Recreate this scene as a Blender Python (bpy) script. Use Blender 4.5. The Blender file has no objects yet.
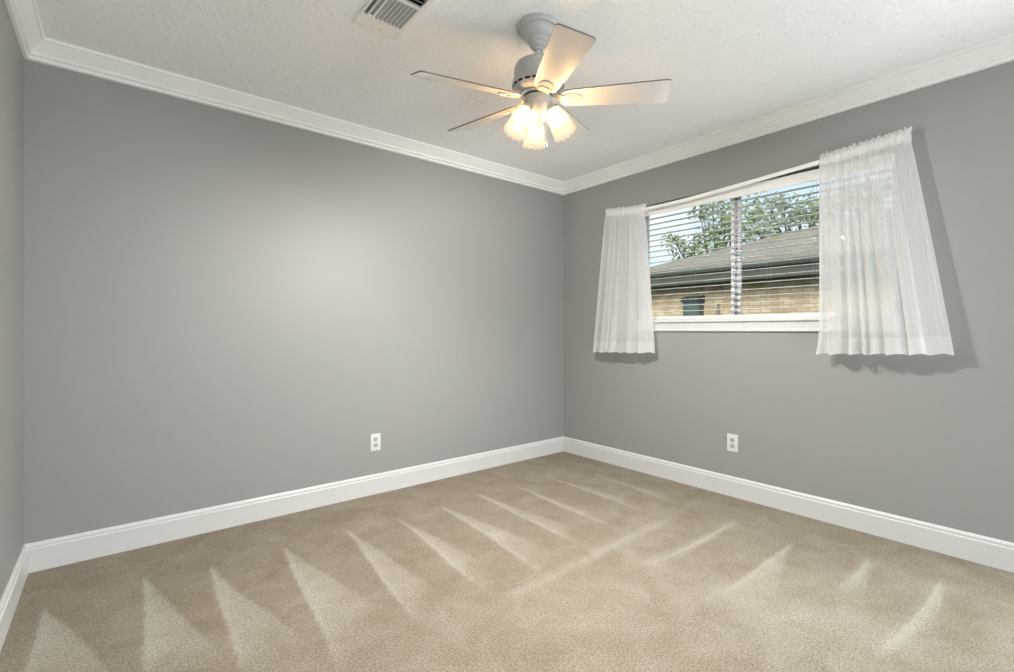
import bpy, bmesh, math, random
from mathutils import Vector, Matrix
import numpy as np

# ------------------------------------------------------------------ camera, world, lights, exposure
scene = bpy.context.scene
col = scene.collection
CAM = Vector((-3.194, -3.089, 1.109))
YAW = math.radians(39.25)
FPX = 480.0
cd = bpy.data.cameras.new('camera')
cd.sensor_width = 36.0
cd.lens = 36.0 * FPX / 1014.0
cd.shift_y = -6.0 / 1014.0
cd.clip_start = 0.02
cam = bpy.data.objects.new('camera', cd)
col.objects.link(cam)
cam.location = CAM
cam.rotation_euler = (math.pi / 2, 0, -YAW)
scene.camera = cam

scene.view_settings.view_transform = 'Standard'
scene.view_settings.look = 'None'
scene.view_settings.gamma = 1.0
scene.view_settings.use_curve_mapping = False
scene.view_settings.exposure = 0.25
scene.cycles.max_bounces = 14
scene.cycles.diffuse_bounces = 7
scene.cycles.transparent_max_bounces = 24
scene.cycles.sample_clamp_indirect = 6.0

SKY = 1.1          # brightness of the daylight sky
LAMP = 56.0          # watts per fan bulb
FILL = 34.0         # strength of the fill light added out of view behind the camera
FLASH = 72.0

def make_world():
    w = bpy.data.worlds.new('daylight_sky'); scene.world = w
    w.use_nodes = True
    nt = w.node_tree; N = nt.nodes; L = nt.links
    for n in list(N): N.remove(n)
    out = N.new('ShaderNodeOutputWorld'); bg = N.new('ShaderNodeBackground')
    tc = N.new('ShaderNodeTexCoord'); sep = N.new('ShaderNodeSeparateXYZ')
    L.new(tc.outputs['Generated'], sep.inputs[0])
    ramp = N.new('ShaderNodeValToRGB')
    e = ramp.color_ramp.elements
    e[0].position = 0.0; e[0].color = (0.80, 0.86, 0.90, 1)
    e[1].position = 0.62; e[1].color = (0.30, 0.58, 0.92, 1)
    L.new(sep.outputs['Z'], ramp.inputs['Fac'])
    mp = N.new('ShaderNodeMapping'); mp.inputs['Scale'].default_value = (1.0, 1.0, 2.4)
    mp.inputs['Location'].default_value = (0.35, 0.1, 0.2)
    L.new(tc.outputs['Generated'], mp.inputs['Vector'])
    nz = N.new('ShaderNodeTexNoise'); nz.inputs['Scale'].default_value = 3.2
    nz.inputs['Detail'].default_value = 7; nz.inputs['Roughness'].default_value = 0.55
    L.new(mp.outputs[0], nz.inputs['Vector'])
    cr = N.new('ShaderNodeValToRGB')
    cr.color_ramp.elements[0].position = 0.47; cr.color_ramp.elements[1].position = 0.62
    L.new(nz.outputs['Fac'], cr.inputs['Fac'])
    mx = N.new('ShaderNodeMix'); mx.data_type = 'RGBA'
    L.new(cr.outputs['Color'], mx.inputs['Factor'])
    L.new(ramp.outputs['Color'], mx.inputs['A']); mx.inputs['B'].default_value = (0.95, 0.97, 1.0, 1)
    gr = N.new('ShaderNodeMath'); gr.operation = 'GREATER_THAN'; gr.inputs[1].default_value = -0.02
    L.new(sep.outputs['Z'], gr.inputs[0])
    m2 = N.new('ShaderNodeMix'); m2.data_type = 'RGBA'
    L.new(gr.outputs[0], m2.inputs['Factor'])
    m2.inputs['A'].default_value = (0.30, 0.30, 0.26, 1)
    L.new(mx.outputs['Result'], m2.inputs['B'])
    L.new(m2.outputs['Result'], bg.inputs['Color'])
    bg.inputs['Strength'].default_value = SKY
    L.new(bg.outputs[0], out.inputs['Surface'])
make_world()

def lamp(name, kind, loc, energy, color=(1, 1, 1), rot=None, **kw):
    ld = bpy.data.lights.new(name, kind); ld.energy = energy; ld.color = color
    for k, v in kw.items(): setattr(ld, k, v)
    o = bpy.data.objects.new(name, ld); col.objects.link(o); o.location = loc
    if rot: o.rotation_euler = rot
    return o
# afternoon sun over the roof of this house onto the neighbour's wall
sun_dir = Vector((0.86, 0.30, -0.40)).normalized()
lamp('sun', 'SUN', (-6, -4, 9), 3.9, (1.0, 0.93, 0.82), sun_dir.to_track_quat('-Z', 'Y').to_euler(), angle=0.7)
# added fill light, out of view at the right, to brighten the walls
lamp('added_fill_light', 'AREA', (-0.12, -3.62, 0.95), FILL, (0.92, 0.98, 1.0), (math.radians(90), 0, math.radians(76)),
     shape='RECTANGLE', size=1.1, size_y=1.3)
# the photographer's flash, bounced off the ceiling from behind the camera
lamp('bounced_flash', 'AREA', (-2.6, -5.9, 0.30), FLASH, (0.86, 0.95, 1.0), (math.radians(146), 0, math.radians(-18)), shape='DISK', size=1.6)

# ------------------------------------------------------------------ helpers
def new_obj(name, me, mat=None, parent=None):
    o = bpy.data.objects.new(name, me); col.objects.link(o)
    if mat is not None:
        for m in (mat if isinstance(mat, (list, tuple)) else [mat]): me.materials.append(m)
    if parent is not None: o.parent = parent
    return o
def obj(name, bm, mat=None, parent=None, smooth=False, angle=None):
    bmesh.ops.recalc_face_normals(bm, faces=bm.faces)
    me = bpy.data.meshes.new(name); bm.to_mesh(me); bm.free()
    if smooth or angle:
        for p in me.polygons: p.use_smooth = True
        if angle: me.set_sharp_from_angle(angle=math.radians(angle))
    return new_obj(name, me, mat, parent)
def empty(name, loc=(0, 0, 0), rotz=0.0):
    o = bpy.data.objects.new(name, None); col.objects.link(o)
    o.location = loc; o.rotation_euler = (0, 0, rotz); o.empty_display_size = 0.1
    return o
def tag(o, label, cat, group=None, kind=None):
    o['label'] = label; o['category'] = cat
    if group: o['group'] = group
    if kind: o['kind'] = kind
    return o
def structure(o, label, cat):
    o['kind'] = 'structure'; o['label'] = label; o['category'] = cat
    return o
def box(bm, x0, x1, y0, y1, z0, z1, bevel=0.0, M=None):
    r = bmesh.ops.create_cube(bm, size=1.0)
    vs = r['verts']
    for v in vs:
        v.co = Vector(((x0 + x1) / 2 + v.co.x * (x1 - x0), (y0 + y1) / 2 + v.co.y * (y1 - y0), (z0 + z1) / 2 + v.co.z * (z1 - z0)))
    if bevel:
        es = list({e for v in vs for e in v.link_edges})
        rb = bmesh.ops.bevel(bm, geom=es, offset=bevel, segments=2, affect='EDGES', profile=0.7)
        vs = [v for v in {v for f in rb['faces'] for v in f.verts} | {v for v in vs if v.is_valid}]
    if M is not None:
        for v in vs: v.co = M @ v.co
    return vs
def lathe(bm, prof, seg=48, M=None, close=False):
    rings = []
    for r, z in prof:
        ring = []
        if r < 1e-6:
            ring = [bm.verts.new((0, 0, z))]
        else:
            for i in range(seg):
                a = 2 * math.pi * i / seg
                ring.append(bm.verts.new((r * math.cos(a), r * math.sin(a), z)))
        rings.append(ring)
    for a, b in zip(rings[:-1], rings[1:]):
        if len(a) == 1 and len(b) == 1: continue
        for i in range(seg):
            j = (i + 1) % seg
            if len(a) == 1: bm.faces.new((a[0], b[i], b[j]))
            elif len(b) == 1: bm.faces.new((a[i], a[j], b[0]))
            else: bm.faces.new((a[i], a[j], b[j], b[i]))
    if M is not None:
        for ring in rings:
            for v in ring: v.co = M @ v.co
    return rings
def tube(bm, pts, r, seg=10, cap=True):
    pts = [Vector(p) for p in pts]
    rings = []
    up = Vector((0, 0, 1))
    for i, p in enumerate(pts):
        t = (pts[min(i + 1, len(pts) - 1)] - pts[max(i - 1, 0)]).normalized()
        ref = up if abs(t.dot(up)) < 0.95 else Vector((1, 0, 0))
        s = t.cross(ref).normalized(); n = s.cross(t)
        rr = r[i] if isinstance(r, (list, tuple)) else r
        rings.append([bm.verts.new(p + (s * math.cos(2 * math.pi * k / seg) + n * math.sin(2 * math.pi * k / seg)) * rr) for k in range(seg)])
    for a, b in zip(rings[:-1], rings[1:]):
        for i in range(seg):
            j = (i + 1) % seg
            bm.faces.new((a[i], a[j], b[j], b[i]))
    if cap:
        bm.faces.new(rings[0]); bm.faces.new(rings[-1])
def prism(bm, prof, frames):
    """sweep a closed 2-D profile (u, v) through frames: functions mapping (u, v) to a point"""
    rings = [[bm.verts.new(f(u, v)) for u, v in prof] for f in frames]
    n = len(prof)
    for a, b in zip(rings[:-1], rings[1:]):
        for i in range(n):
            j = (i + 1) % n
            bm.faces.new((a[i], a[j], b[j], b[i]))
    bm.faces.new(rings[0]); bm.faces.new(rings[-1])
def pix(axis, val, x, y):
    fw = Vector((math.sin(YAW), math.cos(YAW), 0)); rt = Vector((math.cos(YAW), -math.sin(YAW), 0))
    d = fw + rt * ((x - 507) / FPX) + Vector((0, 0, 1)) * ((330 - y) / FPX)
    return CAM + d * ((val - CAM[axis]) / d[axis])

# ------------------------------------------------------------------ materials
def mat(name, color, rough=0.5, bump=None, spec=0.5, var=None, metal=0.0):
    """principled; bump = (scale, strength, distance); var = (scale, amount) slight tone variation"""
    m = bpy.data.materials.new(name); m.use_nodes = True
    nt = m.node_tree; N = nt.nodes; L = nt.links; b = N['Principled BSDF']
    b.inputs['Base Color'].default_value = (*color, 1); b.inputs['Roughness'].default_value = rough
    b.inputs['Specular IOR Level'].default_value = spec; b.inputs['Metallic'].default_value = metal
    tc = N.new('ShaderNodeTexCoord')
    if var:
        nz = N.new('ShaderNodeTexNoise'); nz.inputs['Scale'].default_value = var[0]; nz.inputs['Detail'].default_value = 4
        L.new(tc.outputs['Object'], nz.inputs['Vector'])
        r = N.new('ShaderNodeValToRGB')
        lo = tuple(c * (1 - var[1]) for c in color); hi = tuple(min(1, c * (1 + var[1])) for c in color)
        r.color_ramp.elements[0].position = .3; r.color_ramp.elements[1].position = .7
        r.color_ramp.elements[0].color = (*lo, 1); r.color_ramp.elements[1].color = (*hi, 1)
        L.new(nz.outputs['Fac'], r.inputs['Fac']); L.new(r.outputs['Color'], b.inputs['Base Color'])
    if bump:
        nz = N.new('ShaderNodeTexNoise'); nz.inputs['Scale'].default_value = bump[0]; nz.inputs['Detail'].default_value = 5
        L.new(tc.outputs['Object'], nz.inputs['Vector'])
        bp = N.new('ShaderNodeBump'); bp.inputs['Strength'].default_value = bump[1]; bp.inputs['Distance'].default_value = bump[2]
        L.new(nz.outputs['Fac'], bp.inputs['Height']); L.new(bp.outputs['Normal'], b.inputs['Normal'])
    return m

M_wall = mat('grey_wall_paint', (0.300, 0.300, 0.293), 0.55, (160, 0.12, 0.002), 0.35)
M_trim_shaded = mat('shaded_white_trim_paint', (0.64, 0.64, 0.635), 0.35, None, 0.45, (6, 0.015))  # white trim paint darkened: shade put into the colour of baseboards, sill and apron
M_trim_lit = mat('lit_white_trim_paint', (0.82, 0.82, 0.81), 0.35, None, 0.45, (6, 0.012))  # the same white paint lightened: light put into the colour of the crown
M_white = mat('white_metal_paint', (0.82, 0.81, 0.79), 0.35, None, 0.5, (9, 0.012))
M_fan = mat('white_fan_enamel', (0.50, 0.50, 0.49), 0.30, None, 0.5, (14, 0.015))
M_blade = mat('white_blade_laminate', (0.70, 0.69, 0.67), 0.30, None, 0.4, (8, 0.015))
M_edge = mat('blade_edge_band', (0.20, 0.18, 0.16), 0.6, None, 0.3, (30, 0.05))
M_dark = mat('dark_recess', (0.012, 0.012, 0.012), 0.8, None, 0.2, (20, 0.1))
M_plate = mat('white_outlet_plastic', (0.66, 0.66, 0.65), 0.3, None, 0.5, (20, 0.01))
M_socket = mat('socket_face_plastic', (0.44, 0.44, 0.43), 0.35, None, 0.5, (20, 0.02))
M_vinyl = mat('white_window_vinyl', (0.80, 0.81, 0.82), 0.3, None, 0.5, (5, 0.012))
M_bronze = mat('grey_sash_track', (0.42, 0.42, 0.44), 0.4, None, 0.4, (12, 0.1))
M_slat = mat('white_blind_slat', (0.82, 0.81, 0.79), 0.4, None, 0.4, (10, 0.012))
M_cord = mat('grey_ladder_cord', (0.33, 0.325, 0.31), 0.8, None, 0.2, (60, 0.05))
M_duct = mat('grey_duct_metal', (0.30, 0.30, 0.295), 0.5, None, 0.4, (12, 0.1))
M_louver = mat('louver_paint', (0.60, 0.60, 0.59), 0.4, None, 0.45, (15, 0.02))
M_fascia = mat('dark_green_grey_fascia', (0.075, 0.085, 0.070), 0.6, None, 0.3, (3, 0.12))
M_soffit = mat('dark_grey_soffit', (0.060, 0.066, 0.058), 0.7, None, 0.2, (3, 0.10))
M_box = mat('green_utility_enamel', (0.075, 0.118, 0.106), 0.45, None, 0.4, (6, 0.10))
M_pipe = mat('grey_conduit', (0.22, 0.21, 0.19), 0.5, None, 0.4, (12, 0.10))
M_bark = mat('tree_bark', (0.10, 0.075, 0.05), 0.9, (20, 0.5, 0.02), 0.2, (8, 0.25))
M_ground = mat('side_yard_grass', (0.10, 0.13, 0.05), 0.95, (30, 0.6, 0.03), 0.1, (5, 0.3))

def ceiling_mat():
    m = mat('knockdown_ceiling_paint', (0.90, 0.90, 0.90), 0.85, None, 0.15)
    nt = m.node_tree; N = nt.nodes; L = nt.links; b = N['Principled BSDF']
    tc = N.new('ShaderNodeTexCoord')
    n1 = N.new('ShaderNodeTexNoise'); n1.inputs['Scale'].default_value = 26; n1.inputs['Detail'].default_value = 3; n1.inputs['Distortion'].default_value = 0.8
    n2 = N.new('ShaderNodeTexNoise'); n2.inputs['Scale'].default_value = 85; n2.inputs['Detail'].default_value = 4
    L.new(tc.outputs['Object'], n1.inputs['Vector']); L.new(tc.outputs['Object'], n2.inputs['Vector'])
    r = N.new('ShaderNodeValToRGB'); r.color_ramp.elements[0].position = .48; r.color_ramp.elements[1].position = .60
    L.new(n1.outputs['Fac'], r.inputs['Fac'])
    a = N.new('ShaderNodeMath'); a.operation = 'MULTIPLY_ADD'; a.inputs[1].default_value = 0.45
    L.new(n2.outputs['Fac'], a.inputs[0]); L.new(r.outputs['Color'], a.inputs[2])
    bp = N.new('ShaderNodeBump'); bp.inputs['Strength'].default_value = 0.42; bp.inputs['Distance'].default_value = 0.0035
    L.new(a.outputs[0], bp.inputs['Height']); L.new(bp.outputs['Normal'], b.inputs['Normal'])
    return m
M_ceil = ceiling_mat()

def carpet_mat():
    m = mat('beige_cut_pile_carpet', (0.4, 0.33, 0.25), 0.95, None, 0.05)
    nt = m.node_tree; N = nt.nodes; L = nt.links; b = N['Principled BSDF']
    tc = N.new('ShaderNodeTexCoord')
    at = N.new('ShaderNodeAttribute'); at.attribute_name = 'nap'
    # wobble of the nap edges and blotches of brushed pile
    nz = N.new('ShaderNodeTexNoise'); nz.inputs['Scale'].default_value = 5.5; nz.inputs['Detail'].default_value = 7; nz.inputs['Roughness'].default_value = .7; nz.inputs['Distortion'].default_value = .5
    L.new(tc.outputs['Object'], nz.inputs['Vector'])
    mr = N.new('ShaderNodeMapRange'); mr.inputs['From Min'].default_value = .3; mr.inputs['From Max'].default_value = .7
    mr.inputs['To Min'].default_value = -.24; mr.inputs['To Max'].default_value = .24
    L.new(nz.outputs['Fac'], mr.inputs['Value'])
    ad = N.new('ShaderNodeMath'); ad.operation = 'ADD'; ad.use_clamp = True
    L.new(at.outputs['Fac'], ad.inputs[0]); L.new(mr.outputs[0], ad.inputs[1])
    mx = N.new('ShaderNodeMix'); mx.data_type = 'RGBA'
    mx.inputs['A'].default_value = (0.200, 0.161, 0.110, 1); mx.inputs['B'].default_value = (0.385, 0.352, 0.295, 1)
    L.new(ad.outputs[0], mx.inputs['Factor'])
    # pile grain
    g1 = N.new('ShaderNodeTexNoise'); g1.inputs['Scale'].default_value = 130; g1.inputs['Detail'].default_value = 3; g1.inputs['Roughness'].default_value = .7
    L.new(tc.outputs['Object'], g1.inputs['Vector'])
    gr = N.new('ShaderNodeMapRange'); gr.inputs['From Min'].default_value = .3; gr.inputs['From Max'].default_value = .7
    gr.inputs['To Min'].default_value = .56; gr.inputs['To Max'].default_value = 1.42
    L.new(g1.outputs['Fac'], gr.inputs['Value'])
    ml = N.new('ShaderNodeMix'); ml.data_type = 'RGBA'; ml.blend_type = 'MULTIPLY'; ml.inputs['Factor'].default_value = 1
    L.new(mx.outputs['Result'], ml.inputs['A']); L.new(gr.outputs[0], ml.inputs['B'])
    L.new(ml.outputs['Result'], b.inputs['Base Color'])
    bp = N.new('ShaderNodeBump'); bp.inputs['Strength'].default_value = .5; bp.inputs['Distance'].default_value = .006
    L.new(g1.outputs['Fac'], bp.inputs['Height']); L.new(bp.outputs['Normal'], b.inputs['Normal'])
    b.inputs['Sheen Weight'].default_value = 0.15
    return m
M_carpet = carpet_mat()

def brick_mat():
    m = mat('tan_brick', (0.5, 0.4, 0.3), 0.85, None, 0.15)
    nt = m.node_tree; N = nt.nodes; L = nt.links; b = N['Principled BSDF']
    tc = N.new('ShaderNodeTexCoord'); mp = N.new('ShaderNodeMapping')
    mp.inputs['Rotation'].default_value = (math.radians(90), 0, math.radians(90))
    sp = N.new('ShaderNodeSeparateXYZ'); cb = N.new('ShaderNodeCombineXYZ')
    L.new(tc.outputs['Object'], sp.inputs[0]); L.new(sp.outputs['Y'], cb.inputs['X']); L.new(sp.outputs['Z'], cb.inputs['Y'])
    br = N.new('ShaderNodeTexBrick')
    br.inputs['Scale'].default_value = 1.0; br.inputs['Brick Width'].default_value = 0.20; br.inputs['Row Height'].default_value = 0.068
    br.inputs['Mortar Size'].default_value = 0.008; br.inputs['Mortar Smooth'].default_value = .3; br.inputs['Bias'].default_value = 0.1
    br.inputs['Color1'].default_value = (0.66, 0.57, 0.42, 1); br.inputs['Color2'].default_value = (0.50, 0.37, 0.25, 1)
    br.inputs['Mortar'].default_value = (0.36, 0.30, 0.22, 1)
    L.new(cb.outputs[0], br.inputs['Vector'])
    nz = N.new('ShaderNodeTexNoise'); nz.inputs['Scale'].default_value = 3.0; nz.inputs['Detail'].default_value = 5
    L.new(tc.outputs['Object'], nz.inputs['Vector'])
    mr = N.new('ShaderNodeMapRange'); mr.inputs['To Min'].default_value = .55; mr.inputs['To Max'].default_value = 1.45
    L.new(nz.outputs['Fac'], mr.inputs['Value'])
    ml = N.new('ShaderNodeMix'); ml.data_type = 'RGBA'; ml.blend_type = 'MULTIPLY'; ml.inputs['Factor'].default_value = 1
    L.new(br.outputs['Color'], ml.inputs['A']); L.new(mr.outputs[0], ml.inputs['B'])
    L.new(ml.outputs['Result'], b.inputs['Base Color'])
    return m
M_brick = brick_mat()

def shingle_mat():
    m = mat('brown_grey_shingles', (0.3, 0.26, 0.22), 0.9, None, 0.1)
    nt = m.node_tree; N = nt.nodes; L = nt.links; b = N['Principled BSDF']
    tc = N.new('ShaderNodeTexCoord'); sp = N.new('ShaderNodeSeparateXYZ'); cb = N.new('ShaderNodeCombineXYZ')
    L.new(tc.outputs['Object'], sp.inputs[0]); L.new(sp.outputs['Y'], cb.inputs['X']); L.new(sp.outputs['Z'], cb.inputs['Y'])
    br = N.new('ShaderNodeTexBrick'); br.inputs['Scale'].default_value = 1.0
    br.inputs['Brick Width'].default_value = .28; br.inputs['Row Height'].default_value = .045; br.inputs['Mortar Size'].default_value = .004
    br.inputs['Color1'].default_value = (0.38, 0.325, 0.25, 1); br.inputs['Color2'].default_value = (0.29, 0.25, 0.19, 1)
    br.inputs['Mortar'].default_value = (0.13, 0.115, 0.10, 1)
    L.new(cb.outputs[0], br.inputs['Vector']); L.new(br.outputs['Color'], b.inputs['Base Color'])
    return m
M_shingle = shingle_mat()

def leaf_mat(name, c):
    m = bpy.data.materials.new(name); m.use_nodes = True
    nt = m.node_tree; N = nt.nodes; L = nt.links
    for n in list(N): N.remove(n)
    out = N.new('ShaderNodeOutputMaterial'); d = N.new('ShaderNodeBsdfDiffuse'); t = N.new('ShaderNodeBsdfTranslucent'); mx = N.new('ShaderNodeMixShader')
    tc = N.new('ShaderNodeTexCoord'); nz = N.new('ShaderNodeTexNoise'); nz.inputs['Scale'].default_value = 1.6; nz.inputs['Detail'].default_value = 3
    L.new(tc.outputs['Object'], nz.inputs['Vector'])
    r = N.new('ShaderNodeValToRGB')
    r.color_ramp.elements[0].position = .35; r.color_ramp.elements[1].position = .65
    r.color_ramp.elements[0].color = (*[k * .65 for k in c], 1); r.color_ramp.elements[1].color = (*[min(1, k * 1.45) for k in c], 1)
    L.new(nz.outputs['Fac'], r.inputs['Fac'])
    L.new(r.outputs[0], d.inputs['Color']); L.new(r.outputs[0], t.inputs['Color'])
    mx.inputs[0].default_value = .4
    L.new(d.outputs[0], mx.inputs[1]); L.new(t.outputs[0], mx.inputs[2]); L.new(mx.outputs[0], out.inputs['Surface'])
    return m
M_leaf = leaf_mat('green_leaves', (0.24, 0.30, 0.12))
M_leaf_pale = leaf_mat('pale_green_leaves', (0.42, 0.47, 0.33))

def sheer_mat(name, see):
    m = bpy.data.materials.new(name); m.use_nodes = True
    nt = m.node_tree; N = nt.nodes; L = nt.links
    for n in list(N): N.remove(n)
    out = N.new('ShaderNodeOutputMaterial'); d = N.new('ShaderNodeBsdfDiffuse'); t = N.new('ShaderNodeBsdfTranslucent')
    tr = N.new('ShaderNodeBsdfTransparent'); m1 = N.new('ShaderNodeMixShader'); m2 = N.new('ShaderNodeMixShader')
    d.inputs['Color'].default_value = (0.93, 0.93, 0.925, 1); t.inputs['Color'].default_value = (0.94, 0.94, 0.94, 1)
    tc = N.new('ShaderNodeTexCoord'); wv = N.new('ShaderNodeTexNoise'); wv.inputs['Scale'].default_value = 240
    L.new(tc.outputs['Object'], wv.inputs['Vector'])
    mr = N.new('ShaderNodeMapRange'); mr.inputs['To Min'].default_value = see - .08; mr.inputs['To Max'].default_value = see + .08
    L.new(wv.outputs['Fac'], mr.inputs['Value'])
    m1.inputs[0].default_value = .52
    L.new(d.outputs[0], m1.inputs[1]); L.new(t.outputs[0], m1.inputs[2])
    L.new(mr.outputs[0], m2.inputs[0]); L.new(m1.outputs[0], m2.inputs[1]); L.new(tr.outputs[0], m2.inputs[2])
    L.new(m2.outputs[0], out.inputs['Surface'])
    return m
M_sheer = sheer_mat('white_sheer_voile', 0.26)
M_hem = sheer_mat('white_doubled_voile', 0.14)

def glass_mat():
    m = bpy.data.materials.new('window_glass'); m.use_nodes = True
    nt = m.node_tree; N = nt.nodes; L = nt.links
    for n in list(N): N.remove(n)
    out = N.new('ShaderNodeOutputMaterial'); tr = N.new('ShaderNodeBsdfTransparent'); g = N.new('ShaderNodeBsdfGlossy'); mx = N.new('ShaderNodeMixShader')
    lw = N.new('ShaderNodeFresnel'); lw.inputs['IOR'].default_value = 1.16
    tr.inputs['Color'].default_value = (0.94, 0.97, 0.96, 1); g.inputs['Roughness'].default_value = .02
    L.new(lw.outputs[0], mx.inputs[0]); L.new(tr.outputs[0], mx.inputs[1]); L.new(g.outputs[0], mx.inputs[2]); L.new(mx.outputs[0], out.inputs['Surface'])
    return m
M_glass = glass_mat()

def shade_mat():
    m = bpy.data.materials.new('frosted_lamp_glass'); m.use_nodes = True
    nt = m.node_tree; N = nt.nodes; L = nt.links
    for n in list(N): N.remove(n)
    out = N.new('ShaderNodeOutputMaterial'); d = N.new('ShaderNodeBsdfDiffuse'); t = N.new('ShaderNodeBsdfTranslucent'); tr = N.new('ShaderNodeBsdfTransparent')
    m1 = N.new('ShaderNodeMixShader'); m2 = N.new('ShaderNodeMixShader'); ad = N.new('ShaderNodeAddShader'); em = N.new('ShaderNodeEmission')
    d.inputs['Color'].default_value = (.05, .045, .04, 1); t.inputs['Color'].default_value = (.05, .043, .034, 1); tr.inputs['Color'].default_value = (1, .93, .82, 1)
    em.inputs['Color'].default_value = (1.0, .86, .66, 1)
    # the glass glows most around the bulb, less at the neck (z in the shade's own frame: 0 at neck, 1 at rim)
    at = N.new('ShaderNodeAttribute'); at.attribute_name = 'along'
    r = N.new('ShaderNodeValToRGB'); e = r.color_ramp.elements
    e[0].position = 0; e[0].color = (.16, .16, .16, 1); e[1].position = .55; e[1].color = (1, 1, 1, 1)
    k = e.new(1.0); k.color = (.55, .55, .55, 1)
    L.new(at.outputs['Fac'], r.inputs['Fac'])
    mu = N.new('ShaderNodeMath'); mu.operation = 'MULTIPLY'; mu.inputs[1].default_value = 0.6
    L.new(r.outputs['Color'], mu.inputs[0]); L.new(mu.outputs[0], em.inputs['Strength'])
    m1.inputs[0].default_value = .5; m2.inputs[0].default_value = .5
    L.new(d.outputs[0], m1.inputs[1]); L.new(t.outputs[0], m1.inputs[2])
    L.new(m1.outputs[0], m2.inputs[1]); L.new(tr.outputs[0], m2.inputs[2])
    L.new(m2.outputs[0], ad.inputs[0]); L.new(em.outputs[0], ad.inputs[1]); L.new(ad.outputs[0], out.inputs['Surface'])
    return m
M_shade = shade_mat()
def bulb_mat():
    m = bpy.data.materials.new('lit_bulb'); m.use_nodes = True
    nt = m.node_tree; N = nt.nodes; L = nt.links
    for n in list(N): N.remove(n)
    out = N.new('ShaderNodeOutputMaterial'); em = N.new('ShaderNodeEmission')
    em.inputs['Color'].default_value = (1, .66, .33, 1); em.inputs['Strength'].default_value = 300
    L.new(em.outputs[0], out.inputs['Surface'])
    return m
M_bulb = bulb_mat()

# ------------------------------------------------------------------ room shell
H = 2.44; XL = -3.515; YF = -6.2
WY0, WY1, WZ0, WZ1 = -2.435, -0.797, 1.165, 2.072      # window opening in the right wall
WT = 0.15

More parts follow.
